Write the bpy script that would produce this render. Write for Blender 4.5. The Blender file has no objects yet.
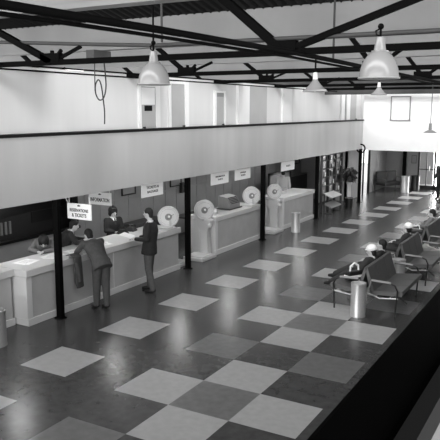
import bpy, bmesh, math, random
from mathutils import Vector, Matrix, noise
random.seed(7)
sc = bpy.context.scene
COL = sc.collection
PI = math.pi
R = math.radians
T = 0.914            # floor tile edge (3 ft)

# ------------------------------------------------------------------ materials
def mat(name, v, rough=0.6, metal=0.0, var=0.0, scale=4.0, bump=0.0, bscale=60.0, spec=0.5, stretch=None):
    m = bpy.data.materials.new(name); m.use_nodes = True
    nt = m.node_tree; b = nt.nodes['Principled BSDF']
    b.inputs['Base Color'].default_value = (v, v, v, 1)
    b.inputs['Roughness'].default_value = rough
    b.inputs['Metallic'].default_value = metal
    b.inputs['Specular IOR Level'].default_value = spec
    tc = nt.nodes.new('ShaderNodeTexCoord'); mp = nt.nodes.new('ShaderNodeMapping')
    nt.links.new(tc.outputs['Object'], mp.inputs['Vector'])
    if stretch: mp.inputs['Scale'].default_value = stretch
    if var > 0:
        n = nt.nodes.new('ShaderNodeTexNoise'); n.inputs['Scale'].default_value = scale
        n.inputs['Detail'].default_value = 6
        nt.links.new(mp.outputs['Vector'], n.inputs['Vector'])
        r = nt.nodes.new('ShaderNodeValToRGB')
        lo, hi = max(0, v * (1 - var)), min(1, v * (1 + var))
        r.color_ramp.elements[0].position = .3; r.color_ramp.elements[1].position = .7
        r.color_ramp.elements[0].color = (lo, lo, lo, 1); r.color_ramp.elements[1].color = (hi, hi, hi, 1)
        nt.links.new(n.outputs['Fac'], r.inputs['Fac']); nt.links.new(r.outputs['Color'], b.inputs['Base Color'])
    if bump > 0:
        n2 = nt.nodes.new('ShaderNodeTexNoise'); n2.inputs['Scale'].default_value = bscale
        nt.links.new(tc.outputs['Object'], n2.inputs['Vector'])
        bp = nt.nodes.new('ShaderNodeBump'); bp.inputs['Strength'].default_value = bump; bp.inputs['Distance'].default_value = .01
        nt.links.new(n2.outputs['Fac'], bp.inputs['Height']); nt.links.new(bp.outputs['Normal'], b.inputs['Normal'])
    return m

M = dict(
    tile_dark=mat('linoleum_dark', .058, .26, var=.25, scale=7, bump=.05, bscale=9, spec=.6),
    tile_mid=mat('linoleum_mid', .15, .3, var=.16, scale=8, bump=.10, bscale=7, spec=.5),
    tile_light=mat('linoleum_light', .38, .36, var=.08, scale=9, bump=.08, bscale=7, spec=.45),
    white_wall=mat('white_wall', .70, .8, var=.06, scale=1.0, stretch=(1, 1.4, .15)),
    end_wall=mat('end_wall_paint', .88, .8, var=.02, scale=2),
    fascia=mat('fascia_paint', .45, .55, var=.10, scale=1.2, stretch=(1, 1.0, .15)),
    cap=mat('black_rail_paint', .004, .6, spec=.15),
    cap_soft=mat('dark_ledge_paint', .003, .9, spec=.03),
    parapet_inside=mat('inner_parapet_paint', .24, .9), gallery_floor=mat('gallery_floor', .06, .9), ledge_grey=mat('ledge_grey_paint', .018, .8, spec=.2),
    soffit=mat('soffit_paint', .35, .8),
    back_wall=mat('panelled_back_wall', .29, .7, var=.10, scale=1.5),
    recess_wall=mat('recess_wall', .30, .7, var=.05, scale=2),
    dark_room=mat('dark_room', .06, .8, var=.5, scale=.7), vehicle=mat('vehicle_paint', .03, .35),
    steel=mat('black_steel', .0025, .8, spec=.05),
    steel_grey=mat('grey_painted_steel', .05, .6, spec=.25),
    beam=mat('pale_beam_face', .27, .7, var=.10, scale=1.2, stretch=(1, 1, .3)),
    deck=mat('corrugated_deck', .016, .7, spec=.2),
    counter=mat('counter_front_paint', .46, .5, var=.07, scale=2.5),
    counter_top=mat('counter_top_laminate', .62, .35),
    counter_trim=mat('counter_trim', .66, .45),
    door_grey=mat('door_grey', .44, .6, var=.04, scale=2),
    white=mat('white_enamel', .78, .4),
    frame_white=mat('white_trim_paint', .88, .6),
    lamp_enamel=mat('lamp_enamel', .22, .22),
    scale_enamel=mat('scale_enamel', .56, .35),
    scale_face=mat('scale_face', .68, .4),
    mid_grey=mat('mid_grey_metal', .25, .4),
    dark_grey=mat('dark_grey', .055, .5),
    black=mat('black_gloss', .012, .35),
    rubber=mat('black_rubber', .015, .8),
    chrome=mat('brushed_steel', .55, .33, metal=.55, var=.06, scale=3, stretch=(1, 1, 40)),
    sand=mat('sand', .55, .95, bump=.4),
    vinyl=mat('grey_vinyl', .10, .42, var=.08, scale=10),
    paper=mat('paper_white', .93, .8),
    ink=mat('ink', .03, .8),
    skin=mat('skin', .55, .55),
    skin_dark=mat('lips', .22, .6),
    hair=mat('dark_hair', .008, .7, var=.3, scale=40),
    suit_grey=mat('grey_suit_cloth', .06, .9, var=.15, scale=18),
    suit_dark=mat('dark_uniform_cloth', .014, .85, var=.2, scale=18),
    trousers_grey=mat('grey_trouser_cloth', .075, .9, var=.15, scale=18),
    coat_dark=mat('dark_coat_cloth', .028, .9, var=.2, scale=18),
    cloth_light=mat('light_shirt_cloth', .5, .9),
    cloth_mid=mat('mid_grey_cloth', .16, .9),
    shoe=mat('shoe_leather', .01, .3),
    curtain=mat('pale_curtain_cloth', .5, .9),
    leaf=mat('dark_leaf', .025, .5),
    concrete=mat('pale_ground', .5, .9),
)
def glass_mat():
    m = bpy.data.materials.new('window_glass'); m.use_nodes = True
    b = m.node_tree.nodes['Principled BSDF']
    b.inputs['Base Color'].default_value = (.9, .9, .9, 1); b.inputs['Roughness'].default_value = .02
    b.inputs['Transmission Weight'].default_value = 1; b.inputs['IOR'].default_value = 1.05
    return m
M['glass'] = glass_mat()

# ------------------------------------------------------------------ mesh builder
class MB:
    def __init__(s): s.bm = bmesh.new(); s.k = 0
    def face(s, vs):
        try:
            f = s.bm.faces.new(vs); f.material_index = s.k; return f
        except ValueError: return None
    def mi(s, k): s.k = k; return s
    def box(s, x0, x1, y0, y1, z0, z1, mtx=None, bev=0):
        ps = [Vector((x, y, z)) for z in (z0, z1) for y in (y0, y1) for x in (x0, x1)]
        if mtx: ps = [mtx @ p for p in ps]
        v = [s.bm.verts.new(p) for p in ps]
        fs = [s.face([v[i] for i in q]) for q in ((0, 2, 3, 1), (4, 5, 7, 6), (0, 1, 5, 4), (2, 6, 7, 3), (0, 4, 6, 2), (1, 3, 7, 5))]
        if bev:
            es = list({e for f in fs for e in f.edges})
            r = bmesh.ops.bevel(s.bm, geom=es, offset=bev, segments=2, affect='EDGES', profile=.5)
            for f in r['faces']: f.material_index = s.k
        return s
    def ring(s, c, u, w, a, b, n):
        return [s.bm.verts.new(c + u * (a * math.cos(2 * PI * i / n)) + w * (b * math.sin(2 * PI * i / n))) for i in range(n)]
    def loft(s, rings, cap=True):
        n = len(rings[0])
        for a, b in zip(rings, rings[1:]):
            for i in range(n): s.face([a[i], a[(i + 1) % n], b[(i + 1) % n], b[i]])
        if cap: s.face(rings[0][::-1]); s.face(rings[-1])
        return s
    def tube(s, pts, r, n=8, closed=False):
        pts = [Vector(p) for p in pts]; rs = r if isinstance(r, (list, tuple)) else [r] * len(pts)
        prev = None; rings = []
        for i, p in enumerate(pts):
            if closed: d = (pts[(i + 1) % len(pts)] - pts[i - 1])
            else: d = pts[min(i + 1, len(pts) - 1)] - pts[max(i - 1, 0)]
            d.normalize()
            u = d.orthogonal().normalized() if prev is None else (prev - d * prev.dot(d)).normalized()
            prev = u; w = d.cross(u)
            rings.append(s.ring(p, u, w, rs[i], rs[i], n))
        s.loft(rings, cap=not closed)
        if closed:
            a, b = rings[-1], rings[0]
            for i in range(n): s.face([a[i], a[(i + 1) % n], b[(i + 1) % n], b[i]])
        return s
    def bar(s, a, b, w, h=None):          # square section between two points
        a, b = Vector(a), Vector(b); h = h or w; d = (b - a).normalized()
        up = Vector((0, 0, 1)) if abs(d.z) < .95 else Vector((0, 1, 0))
        u = d.cross(up).normalized() * w / 2; v = u.cross(d).normalized() * h / 2
        q = [[s.bm.verts.new(p + i * u + j * v) for i, j in ((-1, -1), (1, -1), (1, 1), (-1, 1))] for p in (a, b)]
        return s.loft(q)
    def lathe(s, prof, c=(0, 0, 0), n=32, mtx=None):
        c = Vector(c); rings = []
        for r, z in prof:
            ps = [Vector((r * math.cos(2 * PI * i / n), r * math.sin(2 * PI * i / n), z)) for i in range(n)]
            if mtx: ps = [mtx @ p for p in ps]
            rings.append([s.bm.verts.new(p + c) for p in ps])
        return s.loft(rings)
    def ell(s, c, rx, ry, rz, mtx=None, n=16, m=10):
        c = Vector(c); rings = []
        for j in range(1, m):
            t = PI * j / m; ps = [Vector((rx * math.sin(t) * math.cos(2 * PI * i / n), ry * math.sin(t) * math.sin(2 * PI * i / n), -rz * math.cos(t))) for i in range(n)]
            if mtx: ps = [mtx @ p for p in ps]
            rings.append([s.bm.verts.new(p + c) for p in ps])
        return s.loft(rings)
    def build(s, name, mats, parent=None, smooth=False, label=None):
        me = bpy.data.meshes.new(name)
        bmesh.ops.recalc_face_normals(s.bm, faces=s.bm.faces)
        s.bm.to_mesh(me); s.bm.free()
        for m_ in (mats if isinstance(mats, (list, tuple)) else [mats]): me.materials.append(M[m_] if isinstance(m_, str) else m_)
        if smooth:
            for p in me.polygons: p.use_smooth = True
            if hasattr(me, 'set_sharp_from_angle'): me.set_sharp_from_angle(angle=R(40))
        o = bpy.data.objects.new(name, me); COL.objects.link(o)
        if parent: o.parent = parent
        if label: o['label'] = label
        return o

def tag(o, label, cat, group=None, kind=None):
    o['label'] = label; o['category'] = cat
    if group: o['group'] = group
    if kind: o['kind'] = kind
    return o
def thing(name, label, cat, loc=(0, 0, 0), rz=0, group=None):
    o = bpy.data.objects.new(name, None); COL.objects.link(o); o.empty_display_size = .1
    o.location = loc; o.rotation_euler = (0, 0, rz)
    return tag(o, label, cat, group)
def struct(name, mb, m, smooth=False):
    o = mb.build(name, m, smooth=smooth); o['kind'] = 'structure'; return o
def copy_tree(o, parent=None):
    c = o.copy(); COL.objects.link(c); c.parent = parent
    for ch in list(o.children): copy_tree(ch, c)
    return c

# ------------------------------------------------------------------ the setting
# floor: inlaid linoleum squares
light, midt = set(), set()
for j in range(-11, 27, 2):
    light.add((-3, j))
for j in range(-11, 27, 4):
    light.add((-1, j)); midt.add((-1, j + 2))
light_m1 = {(-1, j) for j in range(-9, 27, 4)}
light = {t for t in light if t[0] != -1} | {(-1, j) for j in (-9, -5, -1, 3, 7, 11, 15, 19, 23)}
midt = {(-1, j) for j in (-11, -7, -3, 1, 5, 9, 13, 17, 21)}
for j in range(-10, 26, 2): light.add((0, j))
for j in (-9, -5, -1, 3, 7, 11, 15, 19, 23): midt.add((0, j))
for j in (-9, -5, -1, 3, 7, 11, 15): light.add((1, j))
for j in (-7, -3, 1, 5, 9, 13, 17): midt.add((1, j))
fl = MB(); vs = {}
def fv(i, j):
    if (i, j) not in vs: vs[(i, j)] = fl.bm.verts.new((i * T, j * T, 0))
    return vs[(i, j)]
for i in range(-14, 10):
    for j in range(-13, 29):
        fl.k = 2 if (i, j) in light else 1 if (i, j) in midt else 0
        fl.face([fv(i, j), fv(i + 1, j), fv(i + 1, j + 1), fv(i, j + 1)])
struct('floor', fl, ['tile_dark', 'tile_mid', 'tile_light'])

Y0, YE, YB = -11.0, 19.0, 25.0
# mezzanine above the counters
struct('trim_1', MB().box(-7.5, -3.93, Y0, YE, 2.26, 2.42).box(-5.6, -3.77, YE, 24, 2.62, 2.7), 'soffit')
struct('wall_gallery_end', MB().box(-5.6, -3.7, 24, 24.1, 2.42, 4.71).box(-3.77, -3.67, YE + .16, 24, 2.62, 4.71), 'white_wall')                 # slab
struct('wall_gallery', MB().box(-3.93, -3.77, Y0, YE, 2.25, 3.40), 'fascia')
struct('trim_2', MB().box(-3.97, -3.73, Y0, YE, 3.40, 3.452), 'cap')
# the office wall on the mezzanine
struct('wall_left', MB().box(-5.62, -5.5, Y0, 24, 2.42, 4.71), 'white_wall')
# back wall under the mezzanine, panelled, with long window
bw = MB()
bw.box(-6.6, -6.5, Y0, 4.6, 0, .95); bw.box(-6.6, -6.5, Y0, 4.6, 2.1, 2.26); bw.box(-6.6, -6.5, 4.6, YE, 0, 2.26)
for k in range(24):
    y = 4.9 + k * .6
    bw.box(-6.5, -6.485, y, y + .02, 0, 2.26)
bw.box(-6.5, -6.48, 4.6, YE, 1.42, 1.45)
struct('wall_back_office', bw, 'back_wall')
wf = MB()
wf.box(-6.52, -6.40, Y0, 4.62, .93, .99)
for y in (-6, -3.2, -.4, 2.0, 4.55): wf.box(-6.58, -6.46, y, y + .07, .95, 2.12)
struct('window_1', wf, 'cap')
dr = MB(); dr.box(-12, -11.9, Y0, 8, 0, 2.26); dr.box(-12, -6.6, 8, 8.1, 0, 2.26); dr.box(-12, -6.6, Y0, 8, 2.26, 2.4); dr.box(-12, -6.6, Y0 - .1, Y0, 0, 2.26)
struct('wall_baggage_room', dr, 'dark_room')
# end wall over the lobby opening, recess beyond it
struct('wall_end', MB().box(-3.77, 12, YE, YE + .15, 2.2, 4.47), 'end_wall')
struct('trim_19', MB().box(-12, 12, YE + .02, YE + .2, 4.47, 5.7), 'dark_room')
rc = MB(); rc.box(-4.5, -4.4, 22.3, YB, 0, 2.6); rc.box(-4.5, -4.4, YE, 20.55, 0, 2.6); rc.box(-4.5, -4.4, 20.55, 22.3, 2.1, 2.6)
struct('wall_recess', rc, 'recess_wall')
rb = MB(); rb.box(-4.5, -2.82, YB, YB + .1, 0, 2.6); rb.box(-2.82, -1.7, YB, YB + .1, 2.05, 2.6); rb.box(1.2, 12, YB, YB + .1, 0, 2.6); rb.box(-1.7, 1.2, YB, YB + .1, 2.3, 2.6); rb.box(-1.7,-1.62,YB,YB+.1,0,2.6)
struct('wall_back', rb, 'recess_wall')
struct('ceiling', MB().box(-4.5, 12, YE + .15, YB, 2.5, 2.6), 'soffit')
struct('wall_office_end', MB().box(-6.6, -4.4, YE, YE + .1, 0, 2.26), 'recess_wall')
# near mezzanine on the camera's side: parapet seen from behind
struct('wall_near_gallery', MB().box(4.33, 4.452, Y0, YE, 2.3, 3.40), 'parapet_inside')
struct('trim_3', MB().box(4.31, 4.425, Y0, YE, 3.37, 3.42, bev=.012), 'cap_soft')
struct('trim_4', MB().box(4.425, 4.4532, Y0, YE, 3.375, 3.425), 'ledge_grey')
struct('trim_5', MB().box(4.33, 9, Y0, YE, 2.25, 2.4), 'gallery_floor')
struct('wall_right', MB().box(9, 9.15, Y0, YB, 0, 3.1), 'recess_wall')
struct('trim_6', MB().box(9, 9.15, Y0, YB, 5.0, 6.2), 'recess_wall')
struct('wall_rear', MB().box(-12, 9, Y0 - .15, Y0, 0, 6.4), 'recess_wall')

# white pilasters and doors on the mezzanine wall
def pil(name, y0, y1, z1, m, x1=-5.44):
    return struct(name, MB().box(-5.5, x1, y0, y1, 2.42, z1), m)
pil('trim_7', 5.88, 5.97, 4.46, 'frame_white'); pil('trim_8', 6.62, 6.80, 4.50, 'frame_white')
pil('trim_9', 7.22, 7.33, 4.60, 'frame_white'); pil('trim_10', 8.02, 8.22, 4.62, 'frame_white')
pil('trim_11', 9.68, 9.78, 4.42, 'frame_white'); pil('trim_12', 10.28, 10.36, 4.42, 'frame_white')
pil('trim_13', 11.12, 11.89, 4.62, 'frame_white', -5.40); pil('trim_14', 14.61, 15.43, 4.62, 'frame_white', -5.42)
struct('wall_partition', MB().box(-5.5, -5.43, 11.89, 13.26, 2.42, 4.62), 'door_grey')
def mezz_door(n, y0, y1, z1, knob_side, upper=None, plate=False, dark_top=False):
    o = bpy.data.objects.new('door_%d' % n, None); COL.objects.link(o); o.location = (-5.5, (y0 + y1) / 2, 2.42); o['kind'] = 'structure'
    w = (y1 - y0) / 2; h = z1 - 2.42
    MB().box(0, .035, -w, w, 0, h).build('door_leaf', 'door_grey', o)
    MB().box(0, .05, -w - .05, w + .05, h, h + .05).build('door_lintel', 'frame_white', o)
    ky = w - .09 if knob_side > 0 else -w + .09
    MB().lathe([(.0, 0), (.02, .0), (.015, .03), (.03, .05), (.03, .065), (.0, .075)], (.035, ky, .98), 12, Matrix.Rotation(PI / 2, 3, 'Y')).build('door_knob', 'black', o, True)
    if upper: MB().box(.035, .045, -w + .04, w - .04, h - upper, h - .03).build('blind', 'frame_white', o)
    if plate: MB().box(.035, .05, -.17, .15, h - .62, h - .48).build('name_plate', 'cap', o, label='dark name plate')
    if dark_top: MB().box(.035, .045, -w + .02, w - .02, h - .12, h).build('transom', 'mid_grey', o)
    return o
mezz_door(1, 5.97, 6.62, 4.44, -1, .46, True)
mezz_door(2, 7.33, 8.02, 4.55, 1)
mezz_door(3, 9.80, 10.26, 4.36, 1, None, False, True)
mezz_door(4, 22.35, 23.2, 4.6, 1)
pil('trim_15', 21.0, 22.2, 4.6, 'frame_white', -5.42)
pil('trim_16', 21.45, 21.6, 4.6, 'door_grey', -5.38)

# glazed door and side lights of the lobby back wall
dg = bpy.data.objects.new('door_5', None); COL.objects.link(dg); dg.location = (-2.26, YB, 0)
struct('wall_sky_screen', MB().box(-4.5, -2.56, YB + 2.2, YB + 2.3, 0, 2.6).box(-4.5,-2.56,YB+.1,YB+2.2,2.45,2.6), 'recess_wall'); dg['kind'] = 'structure'  # screen added outside the glazed door, hiding the bright sky behind it
f = MB()
for a, b in ((-.56, -.48), (.2, .3), (.5, .56)): f.box(a, b, -.04, .04, 0, 2.05)
f.box(-.56, .56, -.04, .04, 1.97, 2.05); f.box(-.56, .56, -.04, .04, 0, .18); f.box(-.48, .2, -.03, .03, .95, 1.0); f.box(-.16, -.12, -.03, .03, .18, 1.97)
f.build('door_frame', 'black', dg)
MB().box(-.48, .5, -.006, .006, .18, 1.97).build('pane', 'glass', dg)
MB().box(-.02, .02, -.1, -.04, .9, 1.15).build('push_handle', 'chrome', dg)
# slit door in the left recess wall, open to daylight
ds = bpy.data.objects.new('door_6', None); COL.objects.link(ds); ds.location = (-4.45, 21.42, 0); ds['kind'] = 'structure'
f = MB(); f.box(-.05, .06, -.88, -.8, 0, 2.1); f.box(-.05, .06, .8, .88, 0, 2.1); f.box(-.05, .06, -.88, .88, 2.03, 2.1); f.box(-.03, .04, -.03, .03, 0, 2.03)
f.build('door_frame', 'black', ds)
MB().box(-.006, .006, -.8, .8, 0.02, 2.03).build('pane', 'glass', ds)
# wide lobby opening to the right (daylight)
struct('window_2', MB().box(-1.62, -1.55, YB - .04, YB + .05, 0, 2.3).box(-.2, -.14, YB - .04, YB + .05, 0, 2.3).box(-1.62, 1.2, YB - .04, YB + .05, 2.22, 2.3), 'black')
struct('trim_17', MB().box(-14, 14, YB + .1, YB + 14, -.1, -.02), 'concrete')
struct('trim_18', MB().box(-14, -12.0, Y0, YB+14, -.1, -.02).box(-12,-6.6,6.1,YB+.1,-.1,-.02), 'concrete')

# ------------------------------------------------------------------ roof
BEAMY = [-10.6, -6.25, -1.75, 2.6, 6.95, 11.3, 15.65, 20.0]
for k, y in enumerate(BEAMY):
    b = MB(); b.box(-12, 9, y, y + .16, 5.0, 5.55); b.box(-12, 9, y - .05, y, 5.0, 5.06)
    struct('trim_%d' % (20 + k), b, 'beam')
for k in range(len(BEAMY) - 1):
    ya, yb = BEAMY[k], BEAMY[k + 1]
    mb = MB(); n = int(21 / .17) * 4; ra, rb_ = [], []
    top = 6.45
    for i in range(n + 1):
        x = -12 + 21 * i / n; dz = .035 * math.sin(2 * PI * x / .17)
        ra.append(mb.bm.verts.new((x, ya + .55, top + dz))); rb_.append(mb.bm.verts.new((x, yb + .02, 5.56 + dz)))
    for i in range(n): mb.face([ra[i], ra[i + 1], rb_[i + 1], rb_[i]])
    # upper skin so the deck has thickness
    rc_ = [mb.bm.verts.new(v.co + Vector((0, 0, .09))) for v in (ra[0], ra[-1], rb_[-1], rb_[0])]
    mb.face(rc_)
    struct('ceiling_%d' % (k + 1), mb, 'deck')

# trusses on the post lines
TY = [1.1, 5.5, 9.75, 14.05, 18.3]
CZ = 4.68; NX = [-8.2, -3.75, .68, 5.1]
def truss(k, y):
    o = thing('roof_truss', ['black steel roof truss nearest the viewer, across the hall above the big lamp',
              'second black steel roof truss across the hall', 'third black steel roof truss across the hall, behind the left doors lamp',
              'fourth black steel roof truss across the hall', 'farthest black steel roof truss, close to the white end wall'][k], 'roof truss', (0, y, 0), 0, 'roof trusses across the hall')
    MB().box(-12, 9, -.05, .05, CZ - .05, CZ + .04).build('bottom_chord', 'steel', o)
    MB().box(-12, 9, -.05, .05, 5.96, 6.04).build('top_chord', 'steel', o)
    for nx in NX:
        west = nx < 0
        if k == 0: ends = ([(-2.9, 1.3, .12)] if west else [(-1.6, 1.3, .14), (4.0, 1.28, .10)])
        else: ends = [(-.95, .70, .10)] if west else [(-.55, .68, .10), (.62, .42, .08)]
        for ex, ez, th in ends:
            w = MB(); w.bar((nx, 0, CZ), (nx + ex, 0, CZ + ez), th, th * .85); w.build('web_member', 'steel', o)
        g = MB(); g.bar((nx - .24, 0, CZ + .07), (nx + .2, 0, CZ + .07), .12, .16); g.build('gusset', 'steel', o)
        if west and k < 4:
            for ex, ez in ((.66, .24), (.22, .20), (0.0, .20)):
                MB().bar((nx, 0, CZ), (nx + ex, 0, CZ + ez), .05, .05).build('bracket', 'steel', o)
for k, y in enumerate(TY): truss(k, y)

def pipe(name, pts, r, m, label, cat='pipe', group=None):
    return tag(MB().tube(pts, r, 10).build(name, m, smooth=True), label, cat, group)
pipe('ceiling_pipe', [(-12, 1.1, 5.22), (-5.0, 1.1, 5.08), (-3.1, 1.1, 4.96), (-1.6, 1.1, 4.87), (9, 1.1, 4.84)], .032, 'steel_grey', 'thin grey pipe crossing the hall, sagging above the nearest truss chord')
# conduit bundle along the hall
for dx, dz, r, lb in ((0, 0, .034, 'thick black conduit running down the hall under the roof beams'), (-.07, -.05, .018, 'thinner black conduit strapped beside the thick black conduit')):
    pipe('conduit', [(1.15 + dx, -11, 4.55 + dz), (1.1 + dx, -4.5, 4.57 + dz), (1.05 + dx, -2.6, 4.6 + dz), (1.0 + dx, .8, 4.63 + dz), (1.0 + dx, 9.5, 4.57 + dz), (1.0 + dx, 19, 4.57 + dz)], r, 'steel' , lb)
for z, lb in ((4.69, 'upper of two thin dark pipes running along the top of the white office wall'), (4.60, 'lower of two thin dark pipes running along the top of the white office wall')):
    pipe('wall_pipe', [(-4.95, Y0, z), (-4.95, YE, z)], .017, 'steel', lb)
# hanger rods
for (x, y, z0, z1, lb) in ((-1.35, 1.0, 4.9, 5.75, 'thin grey hanger rod left of the conduit, above the left lamp'), (.98, 2.3, 4.65, 5.8, 'thin grey hanger rod above the middle lamp')):
    tag(MB().tube([(x, y, z0), (x, y, z1)], .018, 8).build('hanger_rod', 'steel_grey', smooth=True), lb, 'rod')
def smooth_path(ps, n=5):
    ps = [Vector(p) for p in ps]; q = [ps[0]] + ps + [ps[-1]]; out = []
    for i in range(1, len(q) - 2):
        a, b, c, d = q[i - 1:i + 3]
        for k in range(n):
            t = k / n; out.append(.5 * ((2 * b) + (c - a) * t + (2 * a - 5 * b + 4 * c - d) * t * t + (3 * b - a - 3 * c + d) * t ** 3))
    return out + [ps[-1]]
# hanging coiled cable with its box
o = thing('cable_coil', 'dark cable hanging in a loop from a grey box high on the white wall', 'cable', (-3.98, 2.62, 3.72))
MB().box(-.1, .1, -.26, .26, 1.05, 1.28, bev=.01).build('junction_box', 'dark_grey', o)
pts = [(0, .16, 1.05), (0, .2, .62), (0, .12, .38), (0, -.02, .33), (0, -.12, .45), (0, -.12, .62), (0, -.03, .72), (0, .05, .62), (0, .1, .35), (0, .13, .1), (0, .12, -.15)]
MB().tube(smooth_path(pts), .014, 6).build('cable', 'steel_grey', o, True)
MB().tube([(0, -.13, 1.05), (0, -.14, .5)], .010, 6).build('cable_drop', 'steel_grey', o, True)

# ------------------------------------------------------------------ pendant lamps
def cone_lamp(loc, d, label, stem):
    o = thing('pendant_lamp', label, 'lamp', loc, 0, 'bell shaped pendant lamps')
    r = d / 2; prof = [(r, 0), (r, .03), (r * .8, .12 * d), (r * .5, .27 * d), (r * .28, .42 * d), (r * .2, .5 * d)]
    MB().lathe(prof + [(.001, .5 * d)], n=36).lathe([(r * .97, .002), (r * .45, .25 * d), (.001, .4 * d)], n=36).build('lamp_shade', 'lamp_enamel', o, True)
    MB().tube([(r * 1.01 * math.cos(t * PI / 16), r * 1.01 * math.sin(t * PI / 16), 0) for t in range(32)], .012, 6, True).build('shade_rim', 'mid_grey', o, True)
    MB().lathe([(.001, .5 * d), (r * .22, .5 * d), (r * .17, .78 * d), (.001, .8 * d)], n=20).build('socket_housing', 'counter_trim', o, True)
    MB().tube([(0, 0, .78 * d), (0, 0, .78 * d + stem)], .018, 8).build('stem', 'steel', o, True)
    MB().ell((0, 0, .12 * d), .05, .05, .07).build('bulb', 'white', o, True)
def bell_lamp(loc, d, label, stem, group='bell shaped pendant lamps'):
    o = thing('pendant_lamp', label, 'lamp', loc, 0, group)
    r = d / 2
    prof = [(r, 0), (r * .99, .05 * d), (r * .955, .2 * d), (r * .88, .33 * d), (r * .78, .44 * d), (r * .66, .53 * d), (r * .53, .60 * d), (r * .43, .64 * d), (r * .36, .66 * d)]
    inner = [(a * .97, z - .003) for a, z in prof][::-1]
    s_ = MB(); s_.lathe(prof + [(0.001, .66 * d)], n=40); s_.lathe([(r * .97, .002), (r * .93, .2 * d), (r * .76, .42 * d), (r * .5, .58 * d), (.001, .63 * d)], n=40)
    s_.build('lamp_shade', 'lamp_enamel', o, True)
    MB().tube([(r * 1.01 * math.cos(t * PI / 16), r * 1.01 * math.sin(t * PI / 16), 0) for t in range(32)], .012, 6, True).build('shade_rim', 'mid_grey', o, True)
    MB().lathe([(.001, .64 * d), (r * .43, .645 * d), (r * .44, .67 * d), (r * .31, .685 * d), (r * .27, .8 * d), (r * .215, .98 * d), (r * .19, 1.01 * d), (.001, 1.01 * d)], n=24).build('socket_housing', 'lamp_enamel', o, True)
    MB().ell((0, 0, .3 * d), .055, .055, .08).build('bulb', 'white', o, True)
    MB().tube([(0, 0, 1.0 * d), (0, 0, 1.0 * d + stem)], .014, 8).build('stem', 'steel', o, True)
    MB().ell((0, 0, 1.0 * d + .125), .036, .036, .036).build('swivel_joint', 'steel', o, True)
    MB().tube([(0, 0, 1.02 * d), (-.05, 0, 1.07 * d), (-.06, 0, 1.16 * d), (0, 0, 1.22 * d)], .01, 6).build('hook', 'steel', o, True)
    return o
bell_lamp((2.33, .2, 4.245), .47, 'largest white enamel bell pendant lamp, in front of the end wall', .14)
bell_lamp((-1.10, .42, 4.235), .47, 'white enamel bell pendant lamp in front of the office doors', .70)
cone_lamp((-.30, 4.8, 4.225), .47, 'middle-sized pale pendant lamp above the far gallery rail', .30)
cone_lamp((-1.35, 12.8, 4.32), .48, 'smallest pendant lamp, just below the largest lamp in view', .22)
o = thing('hanging_fitting', 'small dark winged fitting hanging on a long thin cord before the end wall', 'ceiling fitting', (.44, 12.0, 3.22))
MB().tube([(0, 0, .2), (.01, 0, 1.46)], .010, 6).build('cord', 'steel_grey', o)
MB().lathe([(.001, .26), (.045, .25), (.05, .08), (.03, .04), (.001, .04)], n=14).build('socket', 'mid_grey', o, True)
MB().lathe([(.001, .06), (.06, .06), (.19, -.01), (.18, -.02), (.001, .02)], n=18).build('small_shade', 'mid_grey', o, True)

# ------------------------------------------------------------------ posts
plab = ['black steel post nearest the viewer, by the reservations sign', 'black steel post between the long counter and the second scale', 'black steel post right of the second counter',
        'black steel post beside the magazine rack', 'black steel post at the end of the gallery under the metal hoop']
for k, y in enumerate((1.1, 5.54, 9.69, 14.04, 18.9)):
    o = thing('support_post', plab[k], 'post', (-3.80, y, 0), 0, 'black posts along the counters')
    b = MB(); b.box(-.06, .06, -.045, -.03, 0, 2.25); b.box(-.06, .06, .03, .045, 0, 2.25); b.box(-.012, .012, -.03, .03, 0, 2.25); b.box(.04,.06,-.03,.03,0,2.25)
    b.build('column', 'steel', o); MB().box(-.09, .09, -.075, .075, 0, .02).build('base_plate', 'steel', o)
o = thing('support_post', 'black post in the dim lobby beside the far steel ash can', 'post', (-3.38, 24.6, 0))
MB().box(-.08, .08, -.08, .08, 0, 2.5).build('column', 'steel', o); MB().box(-.11, .11, -.11, .11, 0, .02).build('base_plate', 'steel', o)
# metal hoop at the gallery end
tag(MB().tube([(-3.745 + .17 * math.cos(t * PI / 12), 18.75, 2.27 + .17 * math.sin(t * PI / 12)) for t in range(24)], .03, 8, True).build('metal_hoop', 'steel', smooth=True), 'dark metal hoop fixed to the end corner of the gallery', 'hoop')

# ------------------------------------------------------------------ counters
def counter(label, y0, y1, xf=-3.95, d=.85, h=1.04, joints=()):
    o = thing('service_counter', label, 'counter', (xf, y0, 0), 0, 'white service counters')
    L = y1 - y0
    MB().box(-d + .05, -.03, .05, L - .03, .12, h - .13).build('body', 'counter', o)
    MB().box(-d + .03, .005, 0.0, L, 0, .13, bev=.006).build('plinth', 'counter_trim', o)
    MB().box(-d, .02, -.02, L + .02, h - .13, h, bev=.012).build('countertop', 'counter_top', o)
    MB().box(-d + .04, -.012, 0.0, .13, .13, h - .13).build('end_panel', 'counter_trim', o)
    for j in joints: MB().box(-.03, -.022, j - y0 - .012, j - y0 + .012, .13, h - .13).build('joint_strip', 'counter_trim', o)
    return o
counter('longest white counter where the two men stand', .44, 5.42, joints=(2.9, 4.2))
counter('white counter with the adding machine, between second and third posts', 7.16, 9.95)
counter('farther white counter behind the small steel can, before the magazine rack', 11.5, 14.2)
counter('white counter at the left edge, set back from the long counter', -3.2, .40, xf=-4.24)
o = thing('parcel_step', 'low pale weighing platform on the floor at the end of the long counter', 'platform', (-4.25, 5.75, 0))
MB().box(-.3, .22, -.25, .28, 0, .07, bev=.01).build('platform_base', 'scale_enamel', o); MB().box(-.24, .17, -.2, .23, .07, .1, bev=.008).build('platform_plate', 'counter_top', o)

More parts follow.
